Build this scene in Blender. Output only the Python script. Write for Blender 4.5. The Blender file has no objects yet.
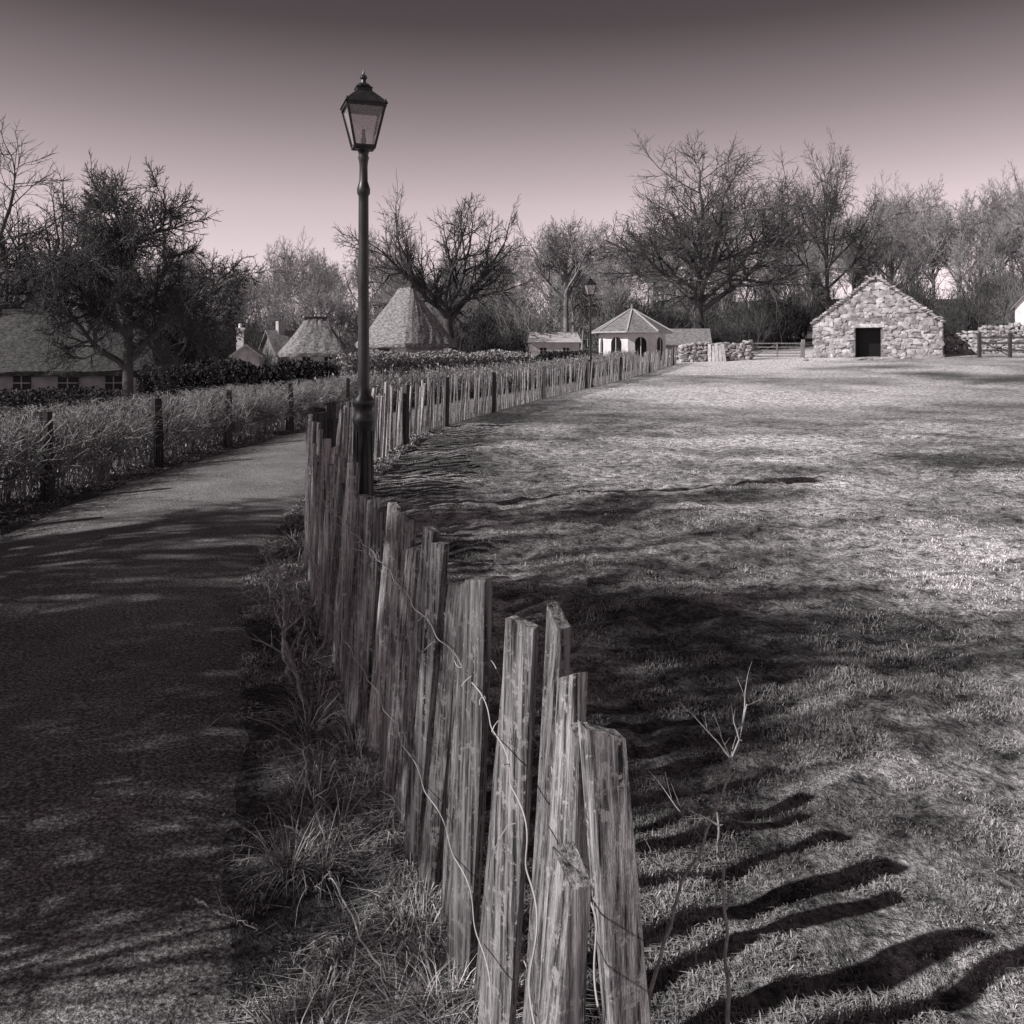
import bpy, math, random
import numpy as np
from mathutils import Vector, Matrix
random.seed(4)
sc=bpy.context.scene
sc.view_settings.view_transform='Standard'
sc.view_settings.look='None'
sc.view_settings.exposure=0
sc.view_settings.gamma=1
COL=sc.collection
T=(1.0,0.95,0.963)
def mono(v): return (v*T[0],v*T[1],v*T[2],1)
# ------------------------------------------------------------ noise
def vnoise(x,y,scale,seed=0):
    x=np.asarray(x,float)/scale; y=np.asarray(y,float)/scale
    xi=np.floor(x).astype(np.int64); yi=np.floor(y).astype(np.int64)
    fx=x-xi; fy=y-yi
    fx=fx*fx*(3-2*fx); fy=fy*fy*(3-2*fy)
    def h(a,b):
        n=(a*374761393+b*668265263+seed*974634777)&0xffffffff
        n=((n^(n>>13))*1274126177)&0xffffffff
        return ((n^(n>>16))&0xffff)/65535.0
    return (h(xi,yi)*(1-fx)+h(xi+1,yi)*fx)*(1-fy)+(h(xi,yi+1)*(1-fx)+h(xi+1,yi+1)*fx)*fy
def sstep(a,b,v):
    t=np.clip((np.asarray(v,float)-a)/(b-a),0,1); return t*t*(3-2*t)
def fbm(x,y,s,seed): return vnoise(x,y,s,seed)*.5+vnoise(x,y,s*.47,seed+1)*.28+vnoise(x,y,s*.21,seed+2)*.22
def terrain(x,y):
    x=np.asarray(x,float); y=np.asarray(y,float)
    t=np.clip((y-20)/40,0,1.5)
    z=0.6*t**1.6+0.03*np.clip(x,0,60)*t
    z=z-1.3*sstep(6,12,-x)*sstep(14,26,y)
    z=z+8*sstep(85,230,y)+ 2.5*sstep(15,60,x)*sstep(80,130,y)
    z=z+(vnoise(x,y,9,51)-.5)*.22*sstep(12,22,y)*sstep(0,6,x-(y-20)*.25)*sstep(62,56,y)
    return z
def tz(x,y): return float(terrain(x,y))
# ------------------------------------------------------------ mesh helpers
def np_mesh(name,verts,flist,mat,parent=None,attrs=None,smooth=False,link=True):
    me=bpy.data.meshes.new(name)
    verts=np.ascontiguousarray(verts,dtype=np.float32)
    flist=[np.asarray(f,dtype=np.int32) for f in flist if len(f)]
    loops=np.concatenate([f.ravel() for f in flist]); 
    tot=np.concatenate([np.full(len(f),f.shape[1],dtype=np.int32) for f in flist])
    st=np.concatenate([[0],np.cumsum(tot)[:-1]]).astype(np.int32)
    me.vertices.add(len(verts)); me.vertices.foreach_set('co',verts.ravel())
    me.loops.add(len(loops)); me.loops.foreach_set('vertex_index',loops)
    me.polygons.add(len(tot)); me.polygons.foreach_set('loop_start',st)
    me.polygons.foreach_set('use_smooth',np.full(len(tot),smooth))
    if attrs:
        for k,v in attrs.items():
            a=me.attributes.new(k,'FLOAT','POINT'); a.data.foreach_set('value',np.ascontiguousarray(v,dtype=np.float32))
    me.update(calc_edges=True); me.validate()
    if mat: me.materials.append(mat)
    if not link: return me
    ob=bpy.data.objects.new(name,me); COL.objects.link(ob)
    if parent: ob.parent=parent
    return ob
def empty(name,loc=(0,0,0),rot=0):
    e=bpy.data.objects.new(name,None); COL.objects.link(e); e.location=loc; e.rotation_euler=(0,0,rot); e.empty_display_size=.3
    return e
class MB:
    def __init__(s): s.v=[]; s.f={3:[],4:[]}; s.n=0; s.t=[]
    def add(s,verts,faces,tone=0.5):
        for f in faces:
            if len(f) in (3,4): s.f[len(f)].append([i+s.n for i in f])
            else:
                for k in range(1,len(f)-1): s.f[3].append([f[0]+s.n,f[k]+s.n,f[k+1]+s.n])
        s.v.extend(verts); s.n+=len(verts); s.t.extend([tone]*len(verts))
    def box(s,c,d,rot=0,tone=.5):
        cx,cy,cz=c; dx,dy,dz=d; vs=[]
        ca,sa=math.cos(rot),math.sin(rot)
        for z in (-.5,.5):
            for x,y in ((-.5,-.5),(.5,-.5),(.5,.5),(-.5,.5)):
                X=x*dx;Y=y*dy; vs.append((cx+X*ca-Y*sa,cy+X*sa+Y*ca,cz+z*dz))
        s.add(vs,[(3,2,1,0),(4,5,6,7),(0,1,5,4),(1,2,6,5),(2,3,7,6),(3,0,4,7)],tone)
    def beam(s,a,b,w,h,tone=.5):
        a=Vector(a);b=Vector(b);d=(b-a).normalized()
        up=Vector((0,0,1)) if abs(d.z)<.95 else Vector((0,1,0))
        u=d.cross(up).normalized(); v=u.cross(d)
        vs=[]
        for p in (a,b):
            for x,y in ((-1,-1),(1,-1),(1,1),(-1,1)): vs.append(tuple(p+u*x*w/2+v*y*h/2))
        s.add(vs,[(3,2,1,0),(4,5,6,7),(0,1,5,4),(1,2,6,5),(2,3,7,6),(3,0,4,7)],tone)
    def lathe(s,prof,c=(0,0,0),k=16,phase=0):
        vs=[];fs=[]
        for r,z in prof:
            for i in range(k):
                a=phase+2*math.pi*i/k; vs.append((c[0]+r*math.cos(a),c[1]+r*math.sin(a),c[2]+z))
        for j in range(len(prof)-1):
            for i in range(k): fs.append((j*k+i,j*k+(i+1)%k,(j+1)*k+(i+1)%k,(j+1)*k+i))
        fs.append(tuple(range((len(prof)-1)*k,len(prof)*k)))
        s.add(vs,fs)
    def obj(s,name,mat,parent=None,smooth=False):
        return np_mesh(name,np.array(s.v),[s.f[4],s.f[3]],mat,parent,{'tone':s.t},smooth)
def tubes(P,R,K):
    N,S,_=P.shape
    d=P[:,-1]-P[:,0]; d/=np.linalg.norm(d,axis=1,keepdims=True)+1e-9
    ref=np.where(np.abs(d[:,2:3])<.9,np.array([[0,0,1.]]),np.array([[1.,0,0]]))
    u=np.cross(d,ref); u/=np.linalg.norm(u,axis=1,keepdims=True)+1e-9; v=np.cross(d,u)
    a=np.arange(K)*2*np.pi/K
    ring=u[:,None,None,:]*np.cos(a)[None,None,:,None]+v[:,None,None,:]*np.sin(a)[None,None,:,None]
    V=P[:,:,None,:]+ring*R[:,:,None,None]
    idx=np.arange(N*S*K).reshape(N,S,K)
    n=np.roll(idx,-1,axis=2)
    F=np.stack([idx[:,:-1],n[:,:-1],n[:,1:],idx[:,1:]],axis=-1).reshape(-1,4)
    return V.reshape(-1,3),F
def grow(start,dirs,L,R,levels,rng):
    V=[];F=[];off=0;tips=None
    start=np.asarray(start,float);d0=np.asarray(dirs,float);L=np.asarray(L,float);R=np.asarray(R,float)
    for li,lv in enumerate(levels):
        N=len(L);S=lv['S'];P=np.zeros((N,S+1,3));P[:,0]=start
        D=np.zeros((N,S+1,3)); d=d0/np.linalg.norm(d0,axis=1,keepdims=True); D[:,0]=d
        for s in range(S):
            d=d+rng.normal(0,lv.get('wob',.12),(N,3)); d[:,2]+=lv.get('trop',.05)
            d/=np.linalg.norm(d,axis=1,keepdims=True)
            P[:,s+1]=P[:,s]+d*(L/S)[:,None]; D[:,s+1]=d
        tp=lv.get('tap',.45)
        RR=R[:,None]*(1-(1-tp)*np.linspace(0,1,S+1)[None,:])
        if li==0 and lv.get('flare'): RR[:,0]*=1.5
        v,f=tubes(P,RR,lv['K']); V.append(v);F.append(f+off);off+=len(v)
        tips=P[:,-1]
        if li==len(levels)-1: break
        n=lv['n'];tm=lv.get('tmin',.3)
        t=tm+(1-tm)*((np.arange(n)[None,:]+rng.random((N,n)))/n); t[:,-1]=1.0
        q=t*S;i0=np.minimum(q.astype(int),S-1);fr=(q-i0)[...,None]
        ar=np.arange(N)[:,None]
        pos=P[ar,i0]*(1-fr)+P[ar,i0+1]*fr; pd=D[ar,i0+1]
        rad=R[:,None]*(1-(1-tp)*t)
        az=np.arange(n)[None,:]*2.4+rng.random((N,1))*6.28+rng.normal(0,.4,(N,n))
        ref=np.where(np.abs(pd[...,2:3])<.9,np.array([0,0,1.]),np.array([1.,0,0]))
        u=np.cross(pd,ref);u/=np.linalg.norm(u,axis=2,keepdims=True);w=np.cross(pd,u)
        perp=u*np.cos(az)[...,None]+w*np.sin(az)[...,None]
        ang=rng.normal(lv.get('ang',.8),lv.get('angv',.15),(N,n)); ang[:,-1]*=.35
        nd=pd*np.cos(ang)[...,None]+perp*np.sin(ang)[...,None]
        ll=L[:,None]*lv.get('lr',.5)*(1.15-.45*t)*(.7+.6*rng.random((N,n)))
        ll=np.maximum(ll,.02)
        start=pos.reshape(-1,3);d0=nd.reshape(-1,3);L=ll.ravel();R=np.maximum(rad*lv.get('rr',.6),lv.get('rmin',.004)).ravel()
    return np.concatenate(V),np.concatenate(F),tips
def leaf_quads(pos,size,rng,flat=0.0,elong=1.6):
    N=len(pos)
    n=rng.normal(0,1,(N,3)); n[:,2]+=flat; n/=np.linalg.norm(n,axis=1,keepdims=True)
    r=rng.normal(0,1,(N,3)); u=np.cross(n,r); u/=np.linalg.norm(u,axis=1,keepdims=True)+1e-9; v=np.cross(n,u)
    s=(size*(.6+.8*rng.random(N)))[:,None]
    V=np.stack([pos-u*s*elong*.5,pos-v*s*.4+n*s*.1,pos+u*s*elong*.5,pos+v*s*.4+n*s*.1],axis=1).reshape(-1,3)
    F=np.arange(N*4).reshape(N,4)
    return V,F
# ------------------------------------------------------------ materials
def newmat(name):
    m=bpy.data.materials.new(name); m.use_nodes=True; nt=m.node_tree
    b=nt.nodes['Principled BSDF']; b.inputs['Specular IOR Level'].default_value=.2
    return m,nt,b
def N(nt,t,**k):
    n=nt.nodes.new(t)
    for a,v in k.items(): setattr(n,a,v)
    return n
def noise(nt,scale,detail=3,rough=.6,vec=None,mapscale=None):
    n=N(nt,'ShaderNodeTexNoise'); n.inputs['Scale'].default_value=scale; n.inputs['Detail'].default_value=detail; n.inputs['Roughness'].default_value=rough
    tc=N(nt,'ShaderNodeTexCoord')
    if mapscale:
        mp=N(nt,'ShaderNodeMapping'); mp.inputs['Scale'].default_value=mapscale; nt.links.new(tc.outputs['Object'],mp.inputs['Vector']); nt.links.new(mp.outputs['Vector'],n.inputs['Vector'])
    else: nt.links.new(tc.outputs['Object'],n.inputs['Vector'])
    return n
def ramp(nt,src,stops,grey=False):
    r=N(nt,'ShaderNodeValToRGB'); e=r.color_ramp.elements
    while len(e)<len(stops): e.new(.5)
    for i,(p,v) in enumerate(stops): e[i].position=p; e[i].color=(v,v,v,1) if grey else mono(v)
    nt.links.new(src,r.inputs['Fac']); return r.outputs['Color']
def mul(nt,a,b,fac=1,mode='MULTIPLY'):
    m=N(nt,'ShaderNodeMix',data_type='RGBA',blend_type=mode); m.inputs[0].default_value=fac
    nt.links.new(a,m.inputs[6]); 
    nt.links.new(b,m.inputs[7])
    return m.outputs[2]
def bump(nt,b,src,strength,dist,prev=None):
    n=N(nt,'ShaderNodeBump'); n.inputs['Strength'].default_value=strength; n.inputs['Distance'].default_value=dist
    nt.links.new(src,n.inputs['Height'])
    if prev: nt.links.new(prev,n.inputs['Normal'])
    nt.links.new(n.outputs['Normal'],b.inputs['Normal']); return n.outputs['Normal']
def simple(name,lo,hi,scale,rough=.85,bs=.4,bd=.01,ms=None,detail=3,tone=False,w=(.32,.68)):
    m,nt,b=newmat(name); n=noise(nt,scale,detail,.62,mapscale=ms)
    c=ramp(nt,n.outputs['Fac'],[(w[0],lo),(w[1],hi)])
    if tone:
        a=N(nt,'ShaderNodeAttribute',attribute_name='tone'); c=mul(nt,c,ramp(nt,a.outputs['Fac'],[(0,.6),(1,1.3)],True))
    nt.links.new(c,b.inputs['Base Color']); b.inputs['Roughness'].default_value=rough
    if bs: bump(nt,b,n.outputs['Fac'],bs,bd)
    return m
def attr_mat(name,lo,hi,rough=.8,attr='tone'):
    m,nt,b=newmat(name); a=N(nt,'ShaderNodeAttribute',attribute_name=attr)
    nt.links.new(ramp(nt,a.outputs['Fac'],[(0,lo),(.5,(lo+hi)*.42),(1,hi)]),b.inputs['Base Color']); b.inputs['Roughness'].default_value=rough; b.inputs['Specular IOR Level'].default_value=.1
    return m
# field: 'patch' attribute carries the big moss/bare patches plus painted shade on the near field, shader noise the fine tufts
M_ground,nt,b=newmat('pasture')
a1=N(nt,'ShaderNodeAttribute',attribute_name='patch'); a2=N(nt,'ShaderNodeAttribute',attribute_name='soil')
n2=noise(nt,7,6,.78); n3=noise(nt,38,3,.7)
c=ramp(nt,a1.outputs['Fac'],[(.0,.14),(.5,.56),(1,1.0)])
c2=ramp(nt,n2.outputs['Fac'],[(.38,.2),(.5,.85),(.58,1.35)],True)
c3=ramp(nt,n3.outputs['Fac'],[(.38,.4),(.58,1.2)],True)
c=mul(nt,mul(nt,c,c2),c3)
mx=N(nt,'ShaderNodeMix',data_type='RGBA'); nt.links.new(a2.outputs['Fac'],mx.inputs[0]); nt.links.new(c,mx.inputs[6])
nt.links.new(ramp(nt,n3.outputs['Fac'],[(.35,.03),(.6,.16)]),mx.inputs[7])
nt.links.new(mx.outputs[2],b.inputs['Base Color']); b.inputs['Roughness'].default_value=.95
p=bump(nt,b,n2.outputs['Fac'],1,.13)
M_blade=attr_mat('short_grass',.06,1.0)
M_verge=attr_mat('verge_grass',.035,.85)
# asphalt
M_path,nt,b=newmat('asphalt')
n1=noise(nt,1.1,5,.7); n2=noise(nt,70,3,.85)
c=ramp(nt,n1.outputs['Fac'],[(.3,.18),(.7,.36)])
c2=ramp(nt,n2.outputs['Fac'],[(.38,.22),(.52,.85),(.62,2.1)],True)
nt.links.new(mul(nt,c,c2),b.inputs['Base Color']); b.inputs['Roughness'].default_value=.75
bump(nt,b,n2.outputs['Fac'],1,.012)
# wood
def woodmat(name,lo,mid,hi,lich):
    m,nt,b=newmat(name)
    g=noise(nt,1,5,.74,mapscale=(80,80,2.2)); l=noise(nt,34,4,.75)
    c=ramp(nt,g.outputs['Fac'],[(.37,lo),(.47,mid),(.64,hi)])
    lr=ramp(nt,l.outputs['Fac'],[(.54,0),(.61,.85)],True)
    mx=N(nt,'ShaderNodeMix',data_type='RGBA'); nt.links.new(lr,mx.inputs[0]); nt.links.new(c,mx.inputs[6]); mx.inputs[7].default_value=mono(lich)
    a=N(nt,'ShaderNodeAttribute',attribute_name='tone'); c2=ramp(nt,a.outputs['Fac'],[(0,.45),(.6,.9),(1,1.3)],True)
    nt.links.new(mul(nt,mx.outputs[2],c2),b.inputs['Base Color']); b.inputs['Roughness'].default_value=.9
    bump(nt,b,g.outputs['Fac'],1,.014); return m
M_wood=woodmat('weathered_wood',.02,.2,.58,.5)
M_post=woodmat('dark_wood',.02,.06,.14,.12)
M_wire,nt,b=newmat('galvanised_wire'); b.inputs['Base Color'].default_value=mono(.55); b.inputs['Metallic'].default_value=.2; b.inputs['Roughness'].default_value=.5
M_iron=simple('painted_iron',.012,.03,14,.42,.3,.002); M_iron.node_tree.nodes['Principled BSDF'].inputs['Specular IOR Level'].default_value=.5
M_bark=simple('bark',.04,.11,1,.9,0,detail=2)
M_barkm=simple('oak_bark',.05,.16,.6,.9,0,detail=2)
M_barkf=simple('pale_bark',.13,.32,.35,.9,0,detail=1)
M_haze=simple('hazed_bark',.16,.4,.2,.9,0,detail=1)  # bark colour paled to stand in for distance haze
M_twig=simple('hedge_twigs',.07,.44,4,.9,0)
M_stem=simple('bramble_stem',.2,.45,40,.7,0)
M_deadtwig=simple('dead_twigs',.05,.25,10,.8,0)
M_leafd=simple('evergreen_leaves',.012,.06,2.5,.6,0)
M_leafp=simple('dry_leaves',.1,.5,5,.8,0)
M_thatch=simple('thatch',.09,.36,1,.95,1,.09,(5,5,12))
M_thatchm=simple('weathered_thatch',.025,.1,1,.95,.8,.06,(7,7,14))
M_white=simple('whitewash',.62,.8,2,.8,.3,.01)
M_grey=simple('limewash',.25,.42,2,.8,.3,.01)
M_slate=simple('slate_roof',.12,.3,1,.6,.5,.02,(4,4,12))
M_slatep=simple('pale_roof',.35,.55,1,.7,.4,.02,(3,3,12))
M_stone=simple('rubble_stone',.2,.55,3.5,.9,.6,.05,tone=True)
M_mortar=simple('dark_joint',.12,.28,9,.95,.5,.03)
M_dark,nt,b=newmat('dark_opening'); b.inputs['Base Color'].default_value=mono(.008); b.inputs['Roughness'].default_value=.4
M_board=simple('pale_boards',.4,.6,4,.8,.3,.01)
M_glass,nt,b=newmat('lantern_glass')
out=nt.nodes['Material Output']; tr=N(nt,'ShaderNodeBsdfTransparent'); tr.inputs['Color'].default_value=mono(.88); gl=N(nt,'ShaderNodeBsdfGlossy'); gl.inputs['Roughness'].default_value=.12; gl.inputs['Color'].default_value=mono(.8)
df=N(nt,'ShaderNodeBsdfDiffuse'); df.inputs['Color'].default_value=mono(.7)
m1=N(nt,'ShaderNodeMixShader'); m1.inputs[0].default_value=.3; nt.links.new(tr.outputs[0],m1.inputs[1]); nt.links.new(df.outputs[0],m1.inputs[2])
m2=N(nt,'ShaderNodeMixShader'); m2.inputs[0].default_value=.12; nt.links.new(m1.outputs[0],m2.inputs[1]); nt.links.new(gl.outputs[0],m2.inputs[2]); nt.links.new(m2.outputs[0],out.inputs['Surface'])
# ------------------------------------------------------------ lines in the world
def interp(line,ys):
    a=np.array(line,float); return np.interp(ys,a[:,1],a[:,0])
FENCE=[(-.02,1.5),(-.03,1.9),(-.1,2.3),(-.2,2.6),(-.48,3.4),(-.75,4.15),(-1.02,5),(-1.44,6.4),(-1.83,8),(-1.97,9.7),(-2.03,12),(-2.05,15),(-1.7,20),(-.6,25),(1,31),(3,37),(6.5,47),(11,60)]
PR=[(.1,-30),(-.1,-6),(-.4,0),(-.62,2.28),(-.95,3.4),(-1.32,4.7),(-1.9,6.7),(-2.3,9.7),(-2.45,12),(-2.5,15),(-2.15,20),(-1.05,25),(.5,31),(2.5,37),(6,47),(10.4,60),(12,66)]
PL=[(-4.4,-30),(-4.4,0),(-4.6,5),(-4.85,8.6),(-5.05,11),(-5.0,15),(-4.65,19),(-4.1,22.5),(-3.4,26),(-2.1,30),(.4,36),(3.5,44),(8,56),(11,66)]
HEDGE=[(-5.5,-20),(-5.7,4),(-5.75,10),(-5.6,13.2),(-5.5,16.1),(-5.25,19.6),(-4.75,22.5),(-4.1,26),(-2.8,30),(-.3,36),(2.7,44),(7.2,56)]
# ------------------------------------------------------------ ground
def steps(segs):
    out=[]
    for a,bb,s in segs: out+=list(np.arange(a,bb,s))
    out.append(segs[-1][1]); return np.array(out)
def micro(x,y):
    return ((vnoise(x,y,.33,1)-.5)*.06+(vnoise(x,y,.12,2)-.5)*.045+(vnoise(x,y,.9,3)-.5)*.07)*sstep(26,18,y)*sstep(-9,-7,x)
def edge(x,y):
    return sstep(0.0,.35,np.maximum(x-interp(PR,y),interp(PL,y)-x))
def patch(x,y):
    a=fbm(x,y,1.1,61)*.5+fbm(x,y,4.5,65)*.5
    b_=fbm(x,y,3,71)*.5+fbm(x,y,14,75)*.5
    k=sstep(14,35,y)
    return np.clip((a*(1-k)+b_*k-.5)*3.0+.36+.3*k,0,1)  # near field coloured darker, standing in for shade over it
xs=steps([(-500,-100,40),(-100,-30,6),(-30,-8,1.),(-8,-3,.25),(-3,4,.045),(4,9,.1),(9,14,.2),(14,40,.7),(40,120,6),(120,500,40)])
ys=steps([(-80,0,4),(0,1,.2),(1,7,.045),(7,14,.1),(14,26,.25),(26,64,.7),(64,90,2),(90,260,8),(260,900,60)])
X,Y=np.meshgrid(xs,ys)
Z=terrain(X,Y)
pr=interp(PR,Y); pl=interp(PL,Y)
inside=((X<pr-.32)&(X>pl+.32)&(Y<67))
Z=Z+micro(X,Y)*edge(X,Y)
Z=np.where(inside,Z-.04,Z)
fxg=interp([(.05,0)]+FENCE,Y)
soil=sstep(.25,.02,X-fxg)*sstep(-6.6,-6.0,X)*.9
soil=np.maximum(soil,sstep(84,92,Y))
nx=len(xs);ny=len(ys);idx=np.arange(nx*ny).reshape(ny,nx)
F=np.stack([idx[:-1,:-1],idx[:-1,1:],idx[1:,1:],idx[1:,:-1]],-1).reshape(-1,4)
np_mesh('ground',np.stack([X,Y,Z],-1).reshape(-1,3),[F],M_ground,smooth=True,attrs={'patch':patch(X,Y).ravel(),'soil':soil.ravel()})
# path
yy=np.concatenate([np.arange(-30,1,1),np.arange(1,12,.06),np.arange(12,66,.5)])
L=interp(PL,yy);R=interp(PR,yy)
R=R-.06+(vnoise(yy,yy*0,.35,5)-.5)*.1+(vnoise(yy,yy*0,.12,6)-.5)*.04; L=L+.09+(vnoise(yy,yy*0,.5,7)-.5)*.15
uu=np.linspace(0,1,25)
PX=L[:,None]*(1-uu)+R[:,None]*uu; PY=np.repeat(yy[:,None],25,1)
PZ=terrain(PX,PY)+.014+.05*(1-(2*uu-1)**2)[None,:]-.016*(np.abs(2*uu-1)**20)[None,:]
idx=np.arange(PX.size).reshape(PX.shape)
F=np.stack([idx[:-1,:-1],idx[:-1,1:],idx[1:,1:],idx[1:,:-1]],-1).reshape(-1,4)
np_mesh('asphalt_path',np.stack([PX,PY,PZ],-1).reshape(-1,3),[F],M_path,smooth=True)
def gz(x,y): return terrain(x,y)+micro(x,y)*edge(x,y)
# ------------------------------------------------------------ grass
def blades(name,x,y,h,w,tone,mat,rng,lean=.6):
    n=len(x);z=gz(x,y)-.005
    yaw=rng.random(n)*6.283; c=np.cos(yaw);s=np.sin(yaw)
    la=rng.random(n)*6.283; lx=np.cos(la)*h*lean*rng.random(n); ly=np.sin(la)*h*lean*rng.random(n)
    B=np.stack([x,y,z],-1); W=np.stack([c*w,s*w,w*0],-1)*.5
    M=B+np.stack([lx*.35,ly*.35,h*.6],-1); Tp=B+np.stack([lx*1.2,ly*1.2,h*(1-.3*lean)],-1)
    V=np.stack([B-W,B+W,M-W*.8,M+W*.8,Tp],1).reshape(-1,3)
    i=np.arange(n)[:,None]*5
    F4=i+np.array([[0,1,3,2]]);F3=i+np.array([[2,3,4]])
    return np_mesh(name,V,[F4,F3],mat,attrs={'tone':np.repeat(tone,5)})
rng=np.random.default_rng(7)
y=np.exp(np.concatenate([rng.uniform(math.log(1.2),math.log(5),290000),rng.uniform(math.log(5),math.log(34),230000)]));n=len(y)
x=rng.uniform(-1,1,n)*(.62*y+1.0)
fx=interp([(-.02,0)]+FENCE,y); keep=(x>fx+.05)&(rng.random(n)<sstep(34,14,y)+.04)
x=x[keep];y=y[keep]
cl=vnoise(x,y,.13,11)*.55+vnoise(x,y,.45,12)*.45
keep=rng.random(len(x))<.08+1.3*sstep(.32,.62,cl); x=x[keep];y=y[keep];cl=cl[keep]
dist=np.maximum(1,y/3.2)
h=(.008+.06*cl**2*(.5+rng.random(len(x))))*(1-.5*sstep(4,12,y)); w=.0038*dist**.75
pt=patch(x,y)
rt=rng.random(len(x))**1.3; rt=rt*(1-.5*sstep(4,12,y))+.25*sstep(4,12,y)
tone=np.clip((.14+.62*rt+.6*(cl-.4))*(.4+1.1*pt),0,1)
blades('pasture_grass',x,y,h,w,tone,M_blade,rng,1.5)
def verge(n,y0,y1,fa,fb,name,hs=1):
    y=rng.uniform(math.log(y0),math.log(y1),n);y=np.exp(y);u=rng.random(n)
    a=fa(y);b_=fb(y);x=a+(b_-a)*u
    cl=vnoise(x,y,.16,21)*.55+vnoise(x,y,.4,22)*.45
    k=rng.random(n)<np.clip((cl-.3)*3,.06,1)
    x=x[k];y=y[k];cl=cl[k];u=u[k];dist=np.maximum(1,y/3)
    h=hs*(.015+.3*np.clip(cl-.28,0,1)**1.15*(.4+rng.random(len(x))))*(.3+.7*np.minimum(1,u*2.5)); w=.0042*dist
    tone=np.clip(.02+.85*rng.random(len(x))**1.6+.4*(cl-.45),0,1)
    blades(name,x,y,h,w,tone,M_verge,rng,1.8)
verge(130000,1.2,19,lambda y:interp(PR,y)-.1,lambda y:interp([(.05,0)]+FENCE,y)+.2,'verge_grass')
verge(50000,4,26,lambda y:interp(PL,y)+.1,lambda y:interp(HEDGE,y)-.3,'hedge_bank_grass',.7)
# long dead-grass tussocks against the fence
nc=80; cy=np.exp(rng.uniform(math.log(1.4),math.log(9),nc)); u=rng.beta(2,1.3,nc); cx=interp(PR,cy)*(1-u)+(interp([(.05,0)]+FENCE,cy)+.1)*u
m=170; rr=np.abs(rng.normal(0,.045,(nc,m))); aa=rng.random((nc,m))*6.283; sz=rng.uniform(.5,1.2,nc)[:,None]
bx=(cx[:,None]+np.cos(aa)*rr*sz).ravel(); by=(cy[:,None]+np.sin(aa)*rr*sz).ravel(); aa=aa.ravel()
L_=(rng.uniform(.08,.24,(nc,m))*sz).ravel(); out_=rng.uniform(.3,1.3,len(L_))
d=np.stack([np.cos(aa)*out_,np.sin(aa)*out_,np.ones(len(L_))*1.1],-1); d/=np.linalg.norm(d,axis=1,keepdims=True)
P=np.zeros((len(L_),5,3)); P[:,0]=np.stack([bx,by,gz(bx,by)-.01],-1); dd=d.copy()
for s in range(4):
    P[:,s+1]=P[:,s]+dd*(L_/4)[:,None]; dd[:,2]-=.42; dd+=rng.normal(0,.06,dd.shape); dd/=np.linalg.norm(dd,axis=1,keepdims=True)
sd=np.stack([-np.sin(aa),np.cos(aa),aa*0],-1)*.0021*np.maximum(1,by/3)[:,None]
V=[]
for s in range(5):
    k_=1-.22*s; V+= [P[:,s]-sd*k_,P[:,s]+sd*k_]
V=np.stack(V,1).reshape(-1,3); i=np.arange(len(L_))[:,None]*10
F=np.concatenate([i+np.array([[2*s,2*s+1,2*s+3,2*s+2]]) for s in range(4)])
np_mesh('grass_tussocks',V,[F],M_verge,attrs={'tone':np.repeat(np.clip(.05+.9*rng.random(len(L_))**1.4,0,1),10)})
n=2600;y=np.exp(rng.uniform(math.log(1.3),math.log(14),n));x=interp(PR,y)+rng.normal(.1,.25,n)-(rng.random(n)<.12)*rng.random(n)*2.2
pathz=lambda x,y:.02+.05*(1-(2*np.clip((x-interp(PL,y))/(interp(PR,y)-interp(PL,y)),0,1)-1)**2)
V,F=leaf_quads(np.stack([x,y,gz(x,y)+.012+np.where(x<interp(PR,y)-.05,pathz(x,y),0)],-1),.011*np.ones(n),rng,3)
np_mesh('fallen_leaves',V,[F],M_deadtwig)
n=1500;y=rng.uniform(1.5,12,n);x=rng.uniform(-.08,.6,n)+interp(PR,y)
a=rng.random(n)*6.28;ln=.02+.07*rng.random(n)
P=np.stack([np.stack([x,y,gz(x,y)+.02],-1),np.stack([x+np.cos(a)*ln,y+np.sin(a)*ln,gz(x,y)+.02+.03*rng.random(n)],-1)],1)
V,F=tubes(P,np.full((n,2),.0012),3); np_mesh('fallen_twigs',V,[F],M_deadtwig)
# ------------------------------------------------------------ picket fence
def picket(mb,bx,by,tx,ty,h,w,th,ang,rg,sl=None):
    K=8; lv=7; vs=[];fs=[]
    u=Vector((math.cos(ang),math.sin(ang),0));nn=Vector((-u.y,u.x,0))
    z0=tz(bx,by)-.08; ch=.12
    sec=[(-.5,-.5+ch),(-.5+ch*.5,-.5),(.5-ch*.5,-.5),(.5,-.5+ch),(.5,.5-ch),(.5-ch*.5,.5),(-.5+ch*.5,.5),(-.5,.5-ch)]
    jit=[(rg.uniform(-.06,.06),rg.uniform(-.12,.12)) for _ in sec]
    sl=rg.choice((-1,1))*rg.uniform(0,.025) if sl is None else sl
    bow=rg.uniform(-.012,.012)
    for j in range(lv):
        t=j/(lv-1); cx=bx+(tx-bx)*t;cy=by+(ty-by)*t; tw=(1-.1*t)
        ob=bow*math.sin(math.pi*t)
        for i,(a,b_) in enumerate(sec):
            A=(a+jit[i][0]+rg.uniform(-.02,.02))*w*tw; B=(b_+jit[i][1]+rg.uniform(-.04,.04))*th*tw
            z=z0+(h+.08)*t
            if j==lv-1: z+=sl*A/w+rg.uniform(-.003,.003)
            pnt=Vector((cx,cy,z))+u*(A+ob)+nn*B; vs.append(tuple(pnt))
    for j in range(lv-1):
        for i in range(K): fs.append((j*K+i,j*K+(i+1)%K,(j+1)*K+(i+1)%K,(j+1)*K+i))
    fs.append(tuple(range((lv-1)*K,lv*K)))
    mb.add(vs,fs,rg.random())
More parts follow.
